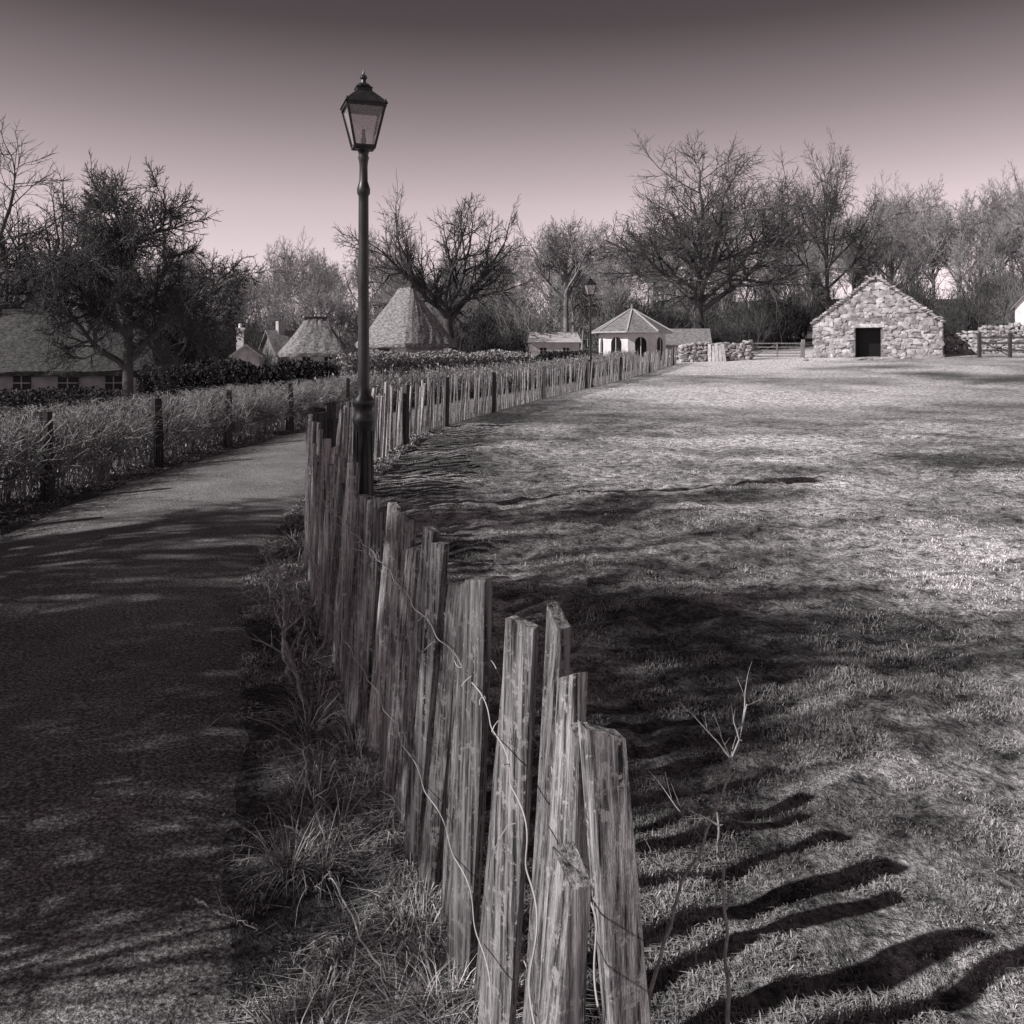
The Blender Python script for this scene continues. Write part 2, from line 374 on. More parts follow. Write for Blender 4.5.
mb=MB(); rg=random.Random(12)
for (bx,by,tx,ty,h,w,th,ang,sl) in [(-.03,.5,0.03,.55,1.05,.07,.035,2.0,.02),(-.02,.78,.05,.84,1.02,.07,.035,2.0,-.02),(-.02,1.06,.075,1.12,1.06,.06,.035,2.0,.03),(.25,1.38,.14,1.43,1.10,.075,.05,.35,-.03),(.09,1.52,.12,1.55,1.04,.06,.035,1.8,.02),(.045,1.68,.115,1.70,1.09,.07,.035,2.0,-.03),(.02,1.86,.10,1.95,1.13,.07,.035,2.0,.05)]:
    picket(mb,bx,by,tx,ty,h,w,th,ang,rg,sl)
ylist=[];yc=2.06
while yc<60:
    x0=float(interp(FENCE,yc));x1=float(interp(FENCE,yc+.05));L_=math.hypot(x1-x0,.05)
    ylist.append(yc); sp=rg.uniform(.16,.21) if yc<14 else rg.uniform(.17,.25)
    yc+=sp*.05/L_
for yc in ylist:
    x0=float(interp(FENCE,yc));x1=float(interp(FENCE,yc+.05)); ang=math.atan2(.05,x1-x0)+rg.uniform(0,.55)
    k=1 if yc<5 else .6
    lx=.09*k+rg.gauss(0,.022); ly=rg.gauss(0,.035)
    if 6.3<yc<8.4: ly+=rg.gauss(0,.04)
    if yc>14: lx+=rg.gauss(0,.05)
    picket(mb,x0+rg.uniform(-.015,.015),yc,x0+lx,yc+ly,1.07+rg.gauss(0,.055 if yc<14 else .075),rg.uniform(.065,.1),rg.uniform(.026,.042),ang,rg)
fence=mb.obj('picket_fence',M_wood)
mb=MB()
for yc in (7.4,8.1,8.9,12,16,20.5,25,31,37,43,50,58):
    x0=float(interp(FENCE,yc)); picket(mb,x0+.08,yc,x0+.1,yc,1.2 if yc<10 else 1.12,.12,.11,rg.uniform(0,1),rg)
o=mb.obj('posts',M_post,fence)
yy=np.arange(.4,60,.02)
for j,hz in enumerate((.84,.36)):
    xx=interp([(-.01,.3),(.0,1.1),(.01,1.5)]+FENCE[1:],yy)+.09*hz/1.08*np.where(yy<5,1,.6)
    xx=np.convolve(np.pad(xx,10,mode='edge'),np.ones(21)/21,'valid')
    ph=np.cumsum(np.full(len(yy),.02))*2*math.pi/.3
    for s_ in (1,-1):
        P=np.stack([xx+s_*.044+.006*np.sin(ph),yy,terrain(xx,yy)+hz+.02*np.sin(yy*2.1+j)+.012*(vnoise(yy,yy*0,.2,33+j)-.5)+.006*s_*np.cos(ph)],-1)[None]
        V,F=tubes(P,np.full((1,len(yy)),.0016),5); np_mesh('wire',V,[F],M_wire,fence)
rng=np.random.default_rng(6)
n=46;y=rng.uniform(1.6,8,n);x=interp(FENCE,y)+.03;z=.84+rng.normal(0,.02,n)
d=rng.normal(0,.6,(n,3));d[:,0]-=1
V,F,_=grow(np.stack([x,y,z],-1),d,rng.uniform(.03,.08,n),np.full(n,.0012),[dict(S=5,K=4,wob=.5,tap=1)],rng);np_mesh('wire_ties',V,[F],M_wire,fence)
# ------------------------------------------------------------ street lamps
def street_lamp(x,y,rot,name='street_lamp'):
    e=empty(name,(x,y,tz(x,y)),rot)
    mb=MB(); mb.lathe([(.15,-.1),(.15,.06),(.13,.1),(.105,.14),(.1,.9),(.118,.95),(.118,1.0),(.1,1.03),(.1,1.1),(.12,1.13),(.12,1.19),(.075,1.24),(.062,1.35),(.054,3.3),(.054,3.38),(.07,3.41),(.072,3.45),(.058,3.5),(.046,3.54),(.044,3.7),(.05,3.76),(.06,3.79),(.05,3.82),(.06,3.86),(.11,3.9)],k=20)
    mb.obj('post',M_iron,e,True)
    mb=MB()
    for i in range(10):
        a=i*math.pi/5; mb.box((.1*math.cos(a),.1*math.sin(a),.5),(.018,.018,.7),a)
    mb.obj('fluting',M_iron,e)
    mb=MB(); b0=.105;t0=.2;z0=3.9;z1=4.33
    cs=[(-1,-1),(1,-1),(1,1),(-1,1)]
    for i,(a,b_) in enumerate(cs):
        c_=cs[(i+1)%4]
        mb.beam((a*b0,b_*b0,z0),(a*t0,b_*t0,z1),.024,.024)
        mb.beam((a*b0,b_*b0,z0+.004),(c_[0]*b0,c_[1]*b0,z0+.004),.026,.03)
        mb.beam((a*t0,b_*t0,z1),(c_[0]*t0,c_[1]*t0,z1),.03,.035)
        mb.lathe([(.014,0),(.016,.02),(.004,.05)],(a*t0*1.02,b_*t0*1.02,z1+.015),6)
    mb.obj('lantern_frame',M_iron,e)
    mb=MB()
    q=math.pi/4
    mb.lathe([(.32,4.345),(.31,4.36),(.23,4.42),(.13,4.49),(.115,4.5),(.115,4.53),(.13,4.54)],k=4,phase=q)
    mb.lathe([(.075,4.54),(.085,4.56),(.06,4.585),(.03,4.6),(.025,4.63),(.04,4.65),(.04,4.665),(.015,4.69),(.004,4.74)],k=12)
    mb.obj('lantern_roof',M_iron,e)
    mb=MB(); i_=.006
    for i,(a,b_) in enumerate(cs):
        c_=cs[(i+1)%4]
        mb.add([(a*(b0-i_),b_*(b0-i_),z0+.02),(c_[0]*(b0-i_),c_[1]*(b0-i_),z0+.02),(c_[0]*(t0-i_),c_[1]*(t0-i_),z1-.01),(a*(t0-i_),b_*(t0-i_),z1-.01)],[(0,1,2,3)])
    mb.obj('glass',M_glass,e)
    mb=MB(); mb.lathe([(.03,3.91),(.03,4.0),(.02,4.02),(.02,4.1)],k=8); mb.obj('burner',M_iron,e)
    return e
street_lamp(-1.6,9.7,.32); street_lamp(3.3,38,.3)
# ------------------------------------------------------------ trees
def tree_data(seed,H,trunk,r0,n=(7,7,6,6,4),spread=.85,limb=.55,trop=.04,rmin=.012,wob=.13,lean=0,W=None,tmin=.55):
    rng=np.random.default_rng(seed)
    lv=[dict(S=5,K=9,wob=.04,trop=.05,tap=.62,n=n[0],tmin=tmin,ang=spread,angv=.2,lr=limb/trunk,rr=.6,flare=1),
        dict(S=6,K=7,wob=wob,trop=trop,tap=.35,n=n[1],tmin=.25,ang=.75,angv=.2,lr=.5,rr=.7),
        dict(S=4,K=5,wob=wob*1.2,trop=trop,tap=.4,n=n[2],tmin=.2,ang=.75,lr=.52,rr=.7,rmin=rmin*1.2),
        dict(S=3,K=4,wob=.2,trop=trop,tap=.5,n=n[3],tmin=.15,ang=.75,lr=.55,rr=.7,rmin=rmin),
        dict(S=2,K=3,wob=.2,trop=trop*.7,tap=.5,n=n[4],tmin=.1,ang=.7,lr=.6,rr=.7,rmin=rmin*.75),
        dict(S=1,K=3,wob=.2,trop=.02,tap=.5)]
    V,F,t=grow([[0,0,-.3]],[[lean,0,1]],[H*trunk],[r0],lv,rng)
    sz=H/np.percentile(V[:,2],99.8)
    sx_=sz if W is None else W/(np.percentile(V[:,0],99.5)-np.percentile(V[:,0],.5))
    s_=np.array([sx_,sx_,sz]); 
    return V*s_,F,t*s_
def put_tree(name,x,y,z=None,mat=M_bark,rot=0,**k):
    V,F,t=tree_data(**k); ob=np_mesh(name,V,[F],mat,smooth=True); ob.location=(x,y,tz(x,y) if z is None else z)
    return ob,t
put_tree('oak_tree',-5.1,75,seed=47,H=13.6,W=14,trunk=.28,r0=.42,limb=.50,spread=1.05,n=(9,8,6,5,3),rmin=.018,tmin=.6)
put_tree('oak_tree',16.6,80,seed=5,H=19,W=20,trunk=.26,r0=.42,limb=.53,spread=.95,n=(9,9,7,6,3),rmin=.018,mat=M_barkm)
put_tree('ash_tree',30.3,86,seed=8,H=19.5,W=13,trunk=.4,r0=.33,limb=.42,spread=.75,trop=.07,n=(8,7,7,5,3),rmin=.019)
put_tree('birch_tree',5.0,82,seed=9,H=12.5,W=8,trunk=.5,r0=.2,limb=.3,spread=.7,trop=.08,n=(9,8,6,4,3),mat=M_barkf,rmin=.015)
put_tree('hawthorn_tree',-11.3,26.5,seed=19,H=8.5,W=5.2,trunk=.5,r0=.15,limb=.32,spread=1.0,trop=.0,n=(13,9,8,6,4),rmin=.009,tmin=.42,wob=.28)
ob,t=put_tree('yew_tree',-16.0,42,seed=16,H=7,W=8,trunk=.3,r0=.2,limb=.45,spread=.9,trop=0,n=(9,8,7,5,4),rmin=.012)
rng=np.random.default_rng(3)
P=t+rng.normal(0,.12,(len(t),3));V,F=leaf_quads(P,np.full(len(P),.09),rng); np_mesh('leaves',V,[F],M_leafd,ob)
put_tree('oak_tree',-24.5,42,seed=15,H=12.5,W=12,trunk=.3,r0=.3,limb=.45,spread=.9,n=(8,8,7,6,3),rmin=.012)
# trees beside the lane, off to the left, that shade lane and pasture
put_tree('lane_tree',-9.5,1.0,seed=21,H=10.5,W=7.5,trunk=.35,r0=.26,limb=.40,spread=.9,n=(8,8,6,5,4),rmin=.012)
put_tree('lane_tree',-12,2.9,seed=22,H=13,W=7,trunk=.35,r0=.3,limb=.42,spread=.9,n=(8,8,6,5,4),rmin=.014)
# woodland
variants=[]
for i,(sd,H,W,tr,sp) in enumerate([(31,15,9,.5,.6),(32,16,11,.42,.7),(33,14,8,.55,.55),(34,17,10,.48,.65)]):
    V,F,t=tree_data(seed=sd,H=H,W=W,trunk=tr,r0=.2,limb=.38,spread=sp,trop=.09,n=(10,7,5,4,3),rmin=.024,tmin=.4)
    variants.append(np_mesh('woodland_tree',V,[F],M_haze,link=False))
wood=empty('distant_woodland')
rg=random.Random(5)
def inst(me,x,y,s,parent,dz=0):
    o=bpy.data.objects.new(me.name,me); COL.objects.link(o); o.parent=parent; o.location=(x,y,tz(x,y)+dz); o.scale=(s,s,s*rg.uniform(.9,1.12)); o.rotation_euler=(0,0,rg.uniform(0,6.28))
for row,(yy_,n_,sc_) in enumerate([(98,26,.66),(115,30,.78),(138,34,.88),(165,36,.98),(205,40,1.15)]):
    for i in range(n_):
        x=-yy_*.85+(i+rg.uniform(.1,.9))/n_*yy_*1.75; yv=yy_+rg.uniform(-8,8)
        s_=sc_*rg.uniform(.75,1.2)*(1+.3*float(sstep(20,60,x))) 
        inst(variants[rg.randrange(4)],x,yv,s_,wood)
def shrub_mesh(seed,n,h,mat,rmin=.012):
    rng=np.random.default_rng(seed); st=np.zeros((n,3)); st[:,:2]=rng.normal(0,h*.28,(n,2)); d=rng.normal(0,.35,(n,3)); d[:,2]=1
    V,F,t=grow(st,d,np.full(n,h)*rng.uniform(.5,1,n),np.full(n,.03),[dict(S=3,K=4,n=5,tmin=.2,ang=.6,lr=.5,rr=.6,rmin=rmin),dict(S=2,K=3,n=5,tmin=.1,ang=.7,lr=.5,rr=.7,rmin=rmin*.8),dict(S=1,K=3)],rng)
    return np_mesh('shrub',V,[F],mat,link=False),t
shr=[shrub_mesh(41,40,3.2,M_barkf,.02)[0],shrub_mesh(42,50,2.6,M_bark,.016)[0]]
und=empty('woodland_undergrowth')
for i in range(130):
    y_=rg.uniform(86,135); x=rg.uniform(-.72,.78)*y_
    inst(shr[rg.randrange(2)],x,y_,rg.uniform(1,1.9)*(1.3 if y_>110 else 1),und)
for (x,y_,s_) in [(19,74,1.1),(21,76,1.3),(17.5,75,1),(23,78,1.3),(-3,72,.9),(-1,74,.8),(33,70,1),(37,74,1.4),(40,80,1.6),(37,84,1.8),(12,76,.9),(-14,70,1),(-19,66,1.1),(-24,58,1),(-20,52,.8),(-5.3,.6,1.15),(-5.6,-1.2,1.1)]:  # last two: unseen shrubs, added only to shade the near lane
    o=bpy.data.objects.new('bare_shrub',shr[1]); COL.objects.link(o); o.location=(x,y_,tz(x,y_)); o.scale=(s_,)*3; o.rotation_euler[2]=rg.random()*6
# ------------------------------------------------------------ hedges
rng=np.random.default_rng(17)
def flat(V,hm): 
    g=terrain(V[:,0],V[:,1]); e=V[:,2]-g; V=V.copy(); V[:,2]=g+np.where(e>hm,hm+(e-hm)*.2,e); return V
n=1350; y=4+(25-4)*rng.random(n); x=interp(HEDGE,y)+rng.normal(0,.12,n)
st=np.stack([x,y,terrain(x,y)],-1); d=rng.normal(0,.2,(n,3)); d[:,2]=1
V,F,t=grow(st,d,rng.uniform(.65,1.15,n),np.full(n,.011),[dict(S=4,K=4,n=7,tmin=.3,ang=1.0,lr=.34,rr=.65,rmin=.0055,wob=.22,trop=0),dict(S=3,K=3,n=4,tmin=.1,ang=.9,lr=.55,rr=.8,rmin=.004,wob=.3,trop=.05),dict(S=2,K=3,wob=.3)],rng)
hed=np_mesh('hawthorn_hedge',flat(V,1.0),[F],M_twig)
n=5200; y=24+(57-24)*rng.random(n); x=interp(HEDGE,y)+rng.normal(0,.3,n)
st=np.stack([x,y,terrain(x,y)],-1); d=rng.normal(0,.3,(n,3)); d[:,2]=1
V,F,t=grow(st,d,rng.uniform(.5,.9,n),np.full(n,.012),[dict(S=2,K=3,n=5,tmin=.15,ang=.7,lr=.5,rr=.7,rmin=.008),dict(S=2,K=3)],rng)
hed=np_mesh('clipped_hedge',V,[F],M_twig)
k=t;V,F=leaf_quads(k,np.full(len(k),.05),rng);np_mesh('leaves',V,[F],M_leafp,hed)
mb=MB();rg2=random.Random(3)
for yc in (6.3,8.4,10.3,13.2,16.1,19.6,23):
    x0=float(interp(HEDGE,yc))+.42; picket(mb,x0,yc,x0+rg2.uniform(-.04,.04),yc,1.02,.13,.12,rg2.random(),rg2)
pf=mb.obj('post_and_wire_fence',M_post)
yy=np.arange(4,26,.2)
for hz in (.35,.65,.92):
    xx=interp(HEDGE,yy)+.49;V,F=tubes(np.stack([xx,yy,terrain(xx,yy)+hz],-1)[None],np.full((1,len(yy)),.002),4);np_mesh('wire',V,[F],M_wire,pf)
def box_hedge(name,x0,y0,x1,y1,wd,h,top,n,size,mat,round_=False,seed=1):
    rng=np.random.default_rng(seed); L_=math.hypot(x1-x0,y1-y0)
    u=rng.random(n); a=rng.uniform(-1,1,n); c_=rng.random(n)**.6
    if round_:
        w_=wd*np.sqrt(np.clip(1-(2*u-1)**2,0,1)); hh=h*(.35+.65*np.sqrt(np.clip(1-(2*u-1)**4,0,1)))*np.sqrt(np.clip(1-a*a*.8,0,1))
    else: w_=wd; hh=h*(1-.12*a*a)
    px=-(y1-y0)/L_;py=(x1-x0)/L_
    x=x0+(x1-x0)*u+px*a*w_/2;y=y0+(y1-y0)*u+py*a*w_/2
    hh=hh*(.93+.14*vnoise(x,y,.9,seed))
    P=np.stack([x,y,top-h+c_*hh],-1);V,F=leaf_quads(P,np.full(n,size),rng)
    return np_mesh(name,V,[F],mat)
box_hedge('evergreen_hedge',-13.2,32,-6.4,33,1.4,2.7,1.32,36000,.08,M_leafd,seed=2)
box_hedge('evergreen_hedge',-22,29,-13.4,31,1.2,2.2,.45,16000,.07,M_leafd,seed=5)
box_hedge('beech_hedge',-8.6,44,.8,52,1.6,2.4,1.75,30000,.1,M_leafp,seed=3)
box_hedge('round_shrub',1.1,50,5.4,52,2.6,1.5,1.85,14000,.08,M_leafd,True,4)
# ------------------------------------------------------------ buildings
def loft(mb,rings):
    k=len(rings[0]);vs=[p for r in rings for p in r];fs=[]
    for j in range(len(rings)-1):
        for i in range(k): fs.append((j*k+i,j*k+(i+1)%k,(j+1)*k+(i+1)%k,(j+1)*k+i))
    fs.append(tuple(range((len(rings)-1)*k,len(rings)*k))); mb.add(vs,fs)
def thatch_roof(parent,w,d,z0,h,ridge,mat,p=3.5,name='thatched_roof',k=40,belly=.04):
    mb=MB();rings=[];rr=random.Random(int(w*100))
    for s,dz in [(-.06,-.18),(-.02,-.22),(0,0),(.15,0),(.32,0),(.5,0),(.68,0),(.84,0),(.96,0),(1,.06)]:
        s0=max(0,s);hx=(w/2)*(1-s0)+ridge/2*s0;hy=(d/2)*(1-s0)+.12*s0
        if s<0: hx*=.88 if s<-.05 else .98;hy*=.88 if s<-.05 else .98
        ring=[]
        for i in range(k):
            a=2*math.pi*i/k;c_,s_=math.cos(a),math.sin(a)
            r=(abs(c_)**p+abs(s_)**p)**(-1/p)
            ring.append((c_*r*hx+rr.uniform(-.03,.03),s_*r*hy+rr.uniform(-.03,.03),z0+h*(s0+belly*math.sin(math.pi*s0))+dz+rr.uniform(-.04,.04)))
        rings.append(ring)
    loft(mb,rings);o=mb.obj(name,mat,parent,False)
    mb=MB();mb.beam((-ridge/2-.1,0,z0+h+.06),(ridge/2+.1,0,z0+h+.06),.35,.2);mb.obj('ridge',M_thatchm,parent)
    return o
def walls_box(parent,w,d,h,mat,name='walls',z=-.5):
    mb=MB();mb.box((0,0,(h+z)/2),(w,d,h-z));return mb.obj(name,mat,parent)
def windows(parent,items,y,name='windows'):
    mb=MB();mf=MB()
    for (x,z,w,h) in items:
        mb.box((x,y-.01,z),(w,.06,h)); mf.box((x,y-.05,z),(.04,.03,h)); mf.box((x,y-.05,z),(w,.035,.04))
        mf.box((x,y-.05,z-h/2-.03),(w+.14,.1,.06))
    mb.obj(name,M_dark,parent); mf.obj('window_bars',M_grey,parent)
def gable_roof(parent,w,d,z0,h,mat,over=.25,name='roof',t=.12):
    mb=MB();hw=w/2+over;hd=d/2+over; zz=z0-over*h/(w/2)
    for s in (-1,1):
        vs=[(s*hw,-hd,zz),(s*hw,hd,zz),(0,hd,z0+h),(0,-hd,z0+h),(s*hw,-hd,zz+t),(s*hw,hd,zz+t),(0,hd,z0+h+t),(0,-hd,z0+h+t)]
        mb.add(vs,[(0,1,2,3),(7,6,5,4),(0,4,5,1),(0,3,7,4),(1,5,6,2)])
    return mb.obj(name,mat,parent)
def gable_walls(parent,w,d,h,rh,mat,z=-.5,name='walls'):
    mb=MB();a=w/2;b_=d/2
    vs=[(-a,-b_,z),(a,-b_,z),(a,-b_,h),(0,-b_,h+rh),(-a,-b_,h),(-a,b_,z),(a,b_,z),(a,b_,h),(0,b_,h+rh),(-a,b_,h)]
    mb.add(vs,[(0,1,2,3,4),(9,8,7,6,5),(0,4,9,5),(1,6,7,2)]);return mb.obj(name,mat,parent)
e=empty('thatched_longhouse',(-16.9,34,-1.15),.05);walls_box(e,7,4,2.3,M_grey);thatch_roof(e,8.8,5.4,2.2,2.1,4.2,M_thatchm);windows(e,[(-2.2,1.75,.7,.5),(-.6,1.75,.6,.5),(1,1.75,.7,.5),(2.6,1.75,.6,.5)],-2)
e=empty('stone_cottage',(-24.2,62,-.7),.5);gable_walls(e,3.4,5,2.0,1.4,M_mortar);gable_roof(e,3.4,5,2.0,1.4,M_slate);windows(e,[(0,1.6,.7,.7)],-2.5)
e=empty('whitewashed_cottage',(-17.6,60,-.7),.2);gable_walls(e,1.6,3,2.2,.6,M_grey);gable_roof(e,1.6,3,2.2,.6,M_slate)
mb=MB();mb.box((-.5,0,3.2),(.45,.45,1.4));mb.box((-.5,0,3.95),(.6,.6,.12));mb.lathe([(.12,4.0),(.1,4.3)],(-.5,0,0),8);mb.obj('chimney',M_white,e)
e=empty('slate_cottage',(-16.0,68,-.7),-.9);gable_walls(e,3,5,2.3,1.6,M_mortar);gable_roof(e,3,5,2.3,1.6,M_slate);mb=MB();mb.box((0,-1.6,4.1),(.5,.5,1.2));mb.obj('chimney',M_grey,e)
e=empty('thatched_cottage',(-13.1,60,-1.0),.35);walls_box(e,3.6,3.2,2.8,M_grey);thatch_roof(e,4.8,4.2,2.6,2.3,1.3,M_thatch,p=3.2,belly=-.03);windows(e,[(.6,2.1,.5,.6),(-.8,2.1,.5,.6)],-1.6)
e=empty('thatched_barn',(-6.7,57,-.2),-.75);walls_box(e,4.2,3.6,2.6,M_grey);thatch_roof(e,5.6,5.0,2.4,3.6,1.2,M_thatch,p=5,belly=-.03,k=48)
mb=MB();mb.box((0,-1.82,1.1),(1.1,.1,2.0));mb.obj('door',M_dark,e)
e=empty('white_outbuilding',(3.5,76,.8),.05);walls_box(e,4,3,1.7,M_white);mb=MB();mb.add([(-2.2,-1.8,1.7),(2.2,-1.8,1.7),(2.0,0,2.6),(-2.0,0,2.6),(2.2,1.8,1.7),(-2.2,1.8,1.7)],[(0,1,2,3),(3,2,4,5),(0,3,5),(1,4,2)]);mb.obj('roof',M_slatep,e);windows(e,[(-1,1,.5,.5),(.9,1,.5,.5)],-1.5)
e=empty('slate_barn',(13.2,74,.9),1.45);gable_walls(e,3.6,5.5,1.5,1.1,M_mortar);gable_roof(e,3.6,5.5,1.5,1.1,M_slate)
e=empty('white_cottage',(45.6,76,2.3),-.7);gable_walls(e,4.4,6,3.2,2.6,M_white);gable_roof(e,4.4,6,3.2,2.6,M_slate);mb=MB();mb.box((0,-2.4,6.0),(.6,.6,1.3));mb.obj('chimney',M_grey,e);windows(e,[(0,2.7,.7,.9)],-3)
# octagonal pavilion
e=empty('octagonal_pavilion',(8.8,66,.8),math.radians(22.5+8))
mb=MB();mb.lathe([(2.45,-.5),(2.45,2.4)],k=8);mb.obj('walls',M_white,e)
mb=MB();mb.lathe([(2.98,2.3),(3.0,2.36),(.14,4.0),(.1,4.1),(.12,4.25),(.02,4.45)],k=8);mb.obj('conical_roof',M_slate,e)
mb=MB()
for i in range(8):
    a=2*math.pi*i/8; mb.beam((3.0*math.cos(a),3.0*math.sin(a),2.38),(.14*math.cos(a),.14*math.sin(a),4.04),.1,.07)
    a2=2*math.pi*(i+1)/8; mb.beam((2.97*math.cos(a),2.97*math.sin(a),2.32),(2.97*math.cos(a2),2.97*math.sin(a2),2.32),.08,.1)
mb.obj('roof_ribs',M_slatep,e)
mb=MB();mf=MB();ap=2.45*math.cos(math.pi/8)
for i in range(8):
    a=2*math.pi*(i+.5)/8;c_,s_=math.cos(a),math.sin(a)
    pts=[(-.42,.6),(.42,.6)]+[(.42*math.cos(q),1.55+.42*math.sin(q)) for q in np.linspace(0,math.pi,9)]
    vs=[(c_*(ap+.02)-s_*u_,s_*(ap+.02)+c_*u_,z_) for u_,z_ in pts];mb.add(vs,[tuple(range(len(vs)))])
    mf.beam((c_*(ap+.05),s_*(ap+.05),.6),(c_*(ap+.05),s_*(ap+.05),1.95),.04,.04)
mb.obj('windows',M_dark,e);mf.obj('window_bars',M_white,e)
# stones
def ico(sub=2):
    import bmesh
    bm_=bmesh.new();bmesh.ops.create_icosphere(bm_,subdivisions=sub,radius=1);v=np.array([q.co[:] for q in bm_.verts]);f=np.array([[q.index for q in g.verts] for g in bm_.faces]);bm_.free();return v,f
IV,IF=ico(2)
def stones(name,C,S,ax,parent,rng,mat=M_stone):
    n=len(C);V=np.sign(IV)*np.abs(IV)**.6
    V=V[None]*(1+rng.normal(0,.12,(n,len(IV),1)))*S[:,None,:]
    a=rng.normal(0,.2,n);ca,sa=np.cos(a)[:,None],np.sin(a)[:,None]
    X_=V[...,0]*ca-V[...,2]*sa;Z_=V[...,0]*sa+V[...,2]*ca
    c2,s2=math.cos(ax),math.sin(ax)
    W=np.stack([X_*c2-V[...,1]*s2,X_*s2+V[...,1]*c2,Z_],-1)+C[:,None,:]
    F_=(IF[None]+(np.arange(n)*len(IV))[:,None,None]).reshape(-1,3)
    return np_mesh(name,W.reshape(-1,3),[F_],mat,parent,{'tone':np.repeat(rng.random(n),len(IV))},smooth=False)
def course(w,h,rng,ok,s=.3):
    P=[];S=[];z=0
    while z<h:
        rh=s*rng.uniform(.5,1.1);x=-w/2+rng.uniform(0,.1)
        while x<w/2:
            rw=s*rng.uniform(.5,2.1)
            q=rng.uniform(.85,1.2)
            if ok(x+rw/2,z+rh/2,rw/2,rh/2): P.append((x+rw/2,z+rh/2+rng.uniform(-.09,.09)));S.append((rw/2*1.08,rh/2*1.12*q))
            x+=rw
        z+=rh*.93
    return np.array(P),np.array(S)
rng=np.random.default_rng(9)
HW,HH,HR,HD=8.0,2.4,3.0,6.0
e=empty('stone_byre',(25.6,62.8,1.3),-.45)
mb=MB();a_=HW/2-.06;f_=-HD/2+.08
dx0,dx1,dh=-1.3,.3,2.05
vs=[(-a_,f_,-.5),(dx0,f_,-.5),(dx0,f_,dh),(dx1,f_,dh),(dx1,f_,-.5),(a_,f_,-.5),(a_,f_,HH),(0,f_,HH+HR),(-a_,f_,HH)]
mb.add(vs,[(0,1,2,8),(2,3,7,8),(3,6,7),(3,4,5,6)])
mb.add([(-a_,f_,-.5),(-a_,-f_,-.5),(a_,-f_,-.5),(a_,f_,-.5),(-a_,f_,HH),(-a_,-f_,HH),(a_,-f_,HH),(a_,f_,HH),(0,-f_,HH+HR)],[(0,4,5,1),(3,2,6,7),(1,5,8,6,2)])
mb.add([(dx0,f_,-.5),(dx0,f_+.7,-.5),(dx0,f_+.7,dh),(dx0,f_,dh),(dx1,f_,-.5),(dx1,f_+.7,-.5),(dx1,f_+.7,dh),(dx1,f_,dh)],[(0,1,2,3),(7,6,5,4),(3,2,6,7)])
mb.obj('wall_core',M_mortar,e)
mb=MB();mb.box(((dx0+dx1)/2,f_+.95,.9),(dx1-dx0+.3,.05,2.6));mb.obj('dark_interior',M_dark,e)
def ok(x,z,rw,rh):
    if x+rw>dx0+.02 and x-rw<dx1-.02 and z-rh<dh: return False
    return z<HH+HR*(1-abs(x)/(HW/2))-.12 and abs(x)<HW/2-.05
P,S=course(HW,HH+HR,rng,ok,.32)
C=np.stack([P[:,0],np.full(len(P),f_),P[:,1]],-1);stones('gable_stones',C,np.stack([S[:,0],np.full(len(P),.08),S[:,1]],-1),0,e,rng)
P,S=course(HD,HH,rng,lambda *a:True,.36)
for sx in (-1,1):
    C=np.stack([np.full(len(P),sx*a_),P[:,0],P[:,1]],-1);stones('side_stones',C,np.stack([S[:,0],np.full(len(P),.13),S[:,1]],-1),math.pi/2,e,rng)
stones('lintel',np.array([[(dx0+dx1)/2,f_-.02,dh+.1]]),np.array([[1.05,.16,.14]]),0,e,rng)
gable_roof(e,HW,HD-.3,HH,HR,M_slate,over=.16)
n=26
for sgn in (-1,1):
    t_=(np.arange(n)+.5)/n; C=np.stack([sgn*(HW/2+.1)*(1-t_),np.full(n,f_-.0),HH-.05+(HR+.15)*t_],-1);stones('coping',C,np.tile([[.2,.22,.07]],(n,1))*rng.uniform(.85,1.15,(n,1)),0,e,rng)
def drywall(name,x0,y0,x1,y1,h,s=.26):
    L_=math.hypot(x1-x0,y1-y0);ax=math.atan2(y1-y0,x1-x0);Cs=[];Ss=[]
    P,S=course(L_,h,rng,lambda *a:True,s)
    for off in (-.17,.17):
        X_=(x0+x1)/2+P[:,0]*math.cos(ax)-off*math.sin(ax);Y_=(y0+y1)/2+P[:,0]*math.sin(ax)+off*math.cos(ax)
        hz=P[:,1]*(1+.2*(vnoise(X_,Y_,1.2,3)-.5))
        Cs.append(np.stack([X_,Y_,terrain(X_,Y_)+hz],-1));Ss.append(np.stack([S[:,0],np.full(len(P),.2),S[:,1]],-1))
    stones(name,np.concatenate(Cs),np.concatenate(Ss),ax,None,rng)
drywall('dry_stone_wall',11.4,61.5,16.3,62,1.15);drywall('dry_stone_wall',29.9,62.5,31.6,61,1.4);drywall('dry_stone_wall',31.6,61,46,57,1.7)
mb=MB();gx0,gx1,gy=16.6,19.9,62;g0=tz(18,gy)
for z_ in (.2,.4,.6,.82,1.08): mb.beam((gx0,gy,g0+z_),(gx1,gy,g0+z_),.04,.08)
for x_ in (gx0,gx1,(gx0+gx1)/2): mb.beam((x_,gy-.04,g0+.1),(x_,gy-.04,g0+1.15),.08,.05)
mb.beam((gx0,gy+.05,g0+.2),((gx0+gx1)/2,gy+.05,g0+1.05),.07,.04)
for x_ in (gx0-.15,gx1+.15): mb.box((x_,gy,g0+.6),(.2,.2,1.5))
mb.obj('field_gate',M_wood)
mb=MB()
for i in range(5): mb.beam((13.3+i*.26,60.6,tz(13,60)-.05),(13.4+i*.22,61.1,tz(13,60)+1.25-.12*(i%2)),.2,.04)
mb.obj('stacked_boards',M_board)
mb=MB();pts=[(29.6,57),(31.1,56.2),(32.8,55.2),(34.4,54.2),(36,53.2)]
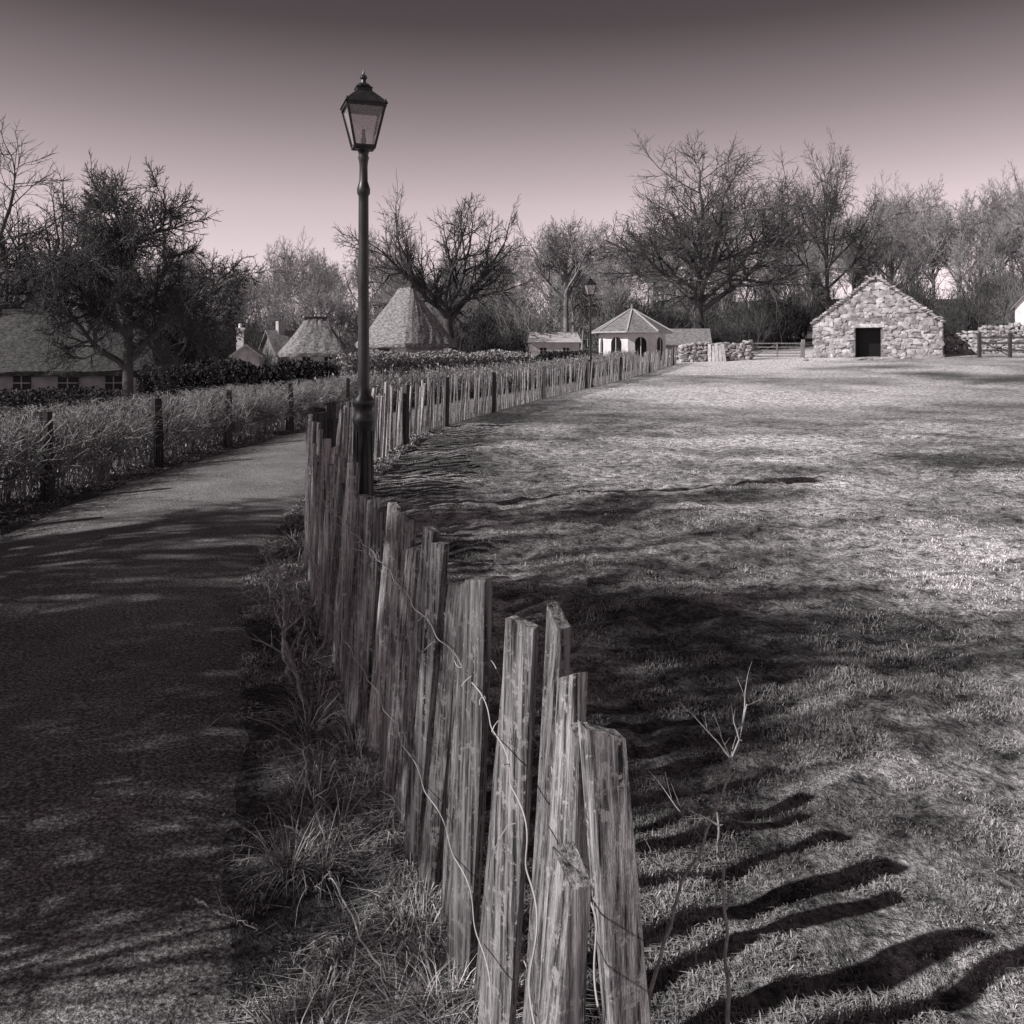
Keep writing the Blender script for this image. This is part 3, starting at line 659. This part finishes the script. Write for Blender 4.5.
for i,(x_,y_) in enumerate(pts):
    mb.box((x_,y_,tz(x_,y_)+.6),(.18,.18,1.9))
    if i: 
        for z_ in (.45,.9,1.25): mb.beam((pts[i-1][0],pts[i-1][1],tz(*pts[i-1])+z_),(x_,y_,tz(x_,y_)+z_),.06,.13)
mb.beam((29.6,57,tz(29.6,57)+1.1),(31.1,56.2,tz(31,56)+.1),.06,.08)
mb.obj('rail_fence',M_post)
rng=np.random.default_rng(2)
stones('field_stones',np.array([[x_,y_,tz(x_,y_)+.04] for x_,y_ in [(22.5,57.5),(24.5,58),(19,58.5),(25.2,57.6)]]),np.array([[.5,.3,.13],[.7,.3,.12],[.3,.2,.15],[.35,.2,.1]]),0,None,rng)
# ------------------------------------------------------------ bramble / saplings
def spindly(name,pts,r,seed,n=9,lr=.16,mat=M_stem):
    P=np.array(pts,float);rng=np.random.default_rng(seed)
    t=np.linspace(0,len(P)-1,22);Q=np.stack([np.interp(t,np.arange(len(P)),P[:,i]) for i in range(3)],-1);Q[1:-1]+=rng.normal(0,.004,(20,3))
    V,F=tubes(Q[None],np.linspace(r,r*.35,22)[None],6);Vs=[V];Fs=[F]
    ii=rng.integers(6,21,n);d=rng.normal(0,.7,(n,3));d[:,2]=np.abs(d[:,2])+.3
    v,f,t_=grow(Q[ii],d,rng.uniform(.4,1.2,n)*lr,np.full(n,r*.45),[dict(S=3,K=4,n=3,tmin=.3,ang=.7,lr=.5,rr=.6,rmin=.0008),dict(S=2,K=3)],rng)
    Fs.append(f+len(V));Vs.append(v);off=len(V)+len(v)
    m=40;ii=rng.integers(1,21,m);d=rng.normal(0,1,(m,3));d/=np.linalg.norm(d,axis=1,keepdims=True)
    PP=np.stack([Q[ii],Q[ii]+d*.012],1);v,f=tubes(PP,np.tile([[r*.5,.0003]],(m,1)),3);Vs.append(v);Fs.append(f+off)
    return np_mesh(name,np.concatenate(Vs),[np.concatenate(Fs)],mat,smooth=True)
spindly('bramble_stem',[(.33,2.25,0),(.37,2.24,.2),(.42,2.22,.38),(.47,2.2,.52),(.53,2.22,.64),(.6,2.3,.8)],.0055,1)
spindly('bramble_stem',[(.5,2.1,-.02),(.505,2.1,.2),(.5,2.12,.42),(.49,2.15,.6)],.0065,2,5,.1)
spindly('bare_sapling',[(-1.12,4.6,0),(-1.16,4.55,.2),(-1.13,4.5,.4),(-1.17,4.5,.66)],.014,3,8,.26,M_stem)
spindly('bare_sapling',[(-1.02,4.4,0),(-1.08,4.4,.2),(-1.15,4.4,.42)],.012,4,5,.16,M_stem)
spindly('bare_sapling',[(-1.2,4.9,0),(-1.12,4.9,.25),(-1.2,4.9,.45)],.009,5,5,.16,M_stem)
spindly('bramble_runner',[(-.3,2.35,.0),(-.33,2.3,.1),(-.42,2.4,.18),(-.55,2.7,.14),(-.62,2.8,.02)],.004,6,4,.1)
spindly('bramble_runner',[(-.9,3.9,.0),(-1.05,3.8,.14),(-1.2,3.8,.18),(-1.35,3.7,.08)],.003,8,4,.1)
spindly('bramble_runner',[(-.5,3.0,.0),(-.6,2.9,.12),(-.66,3.0,.2),(-.7,3.2,.22)],.003,9,4,.1)
spindly('fallen_stick',[(-.95,2.7,.06),(-.85,2.62,.07),(-.72,2.55,.06)],.004,7,2,.06)
# ------------------------------------------------------------ light
el=math.radians(36.5);sx,sy=.917,.399
sun=bpy.data.lights.new('sun','SUN');sun.energy=5;sun.angle=math.radians(.53);sun.color=(1,.985,.975)
so=bpy.data.objects.new('sun',sun);COL.objects.link(so)
so.rotation_euler=Vector((sx*math.cos(el),sy*math.cos(el),-math.sin(el))).to_track_quat('-Z','Y').to_euler()
w=bpy.data.worlds.new('World');sc.world=w;w.use_nodes=True;nt=w.node_tree;bg=nt.nodes['Background']
sky=N(nt,'ShaderNodeTexSky',sky_type='NISHITA');sky.sun_disc=False;sky.sun_elevation=el;sky.sun_rotation=math.atan2(-sx,-sy)
bw=N(nt,'ShaderNodeRGBToBW');nt.links.new(sky.outputs[0],bw.inputs[0])
tc=N(nt,'ShaderNodeTexCoord');sp=N(nt,'ShaderNodeSeparateXYZ');nt.links.new(tc.outputs['Generated'],sp.inputs[0])
r=N(nt,'ShaderNodeValToRGB');e_=r.color_ramp.elements
st=[(0,1.5,1.28,1.33),(.08,1.45,1.22,1.27),(.16,1.28,1.06,1.11),(.25,.76,.62,.65),(.34,.3,.24,.255),(.42,.22,.185,.195),(1,.2,.175,.18)]
while len(e_)<len(st): e_.new(.5)
for i,(p_,a1,a2,a3) in enumerate(st): e_[i].position=p_;e_[i].color=(a1,a2,a3,1)
nt.links.new(sp.outputs['Z'],r.inputs['Fac'])
m=N(nt,'ShaderNodeMix',data_type='RGBA',blend_type='MULTIPLY');m.inputs[0].default_value=1;nt.links.new(bw.outputs[0],m.inputs[6]);nt.links.new(r.outputs[0],m.inputs[7]);nt.links.new(m.outputs[2],bg.inputs['Color']);bg.inputs['Strength'].default_value=.13
# ------------------------------------------------------------ camera
cam=bpy.data.cameras.new('camera');co=bpy.data.objects.new('camera',cam);COL.objects.link(co);sc.camera=co
co.location=(0,0,1.7);co.rotation_euler=(math.radians(90),0,0);cam.sensor_width=36;cam.lens=900/1024*36;cam.shift_y=-160/1024;cam.clip_start=.05;cam.clip_end=3000
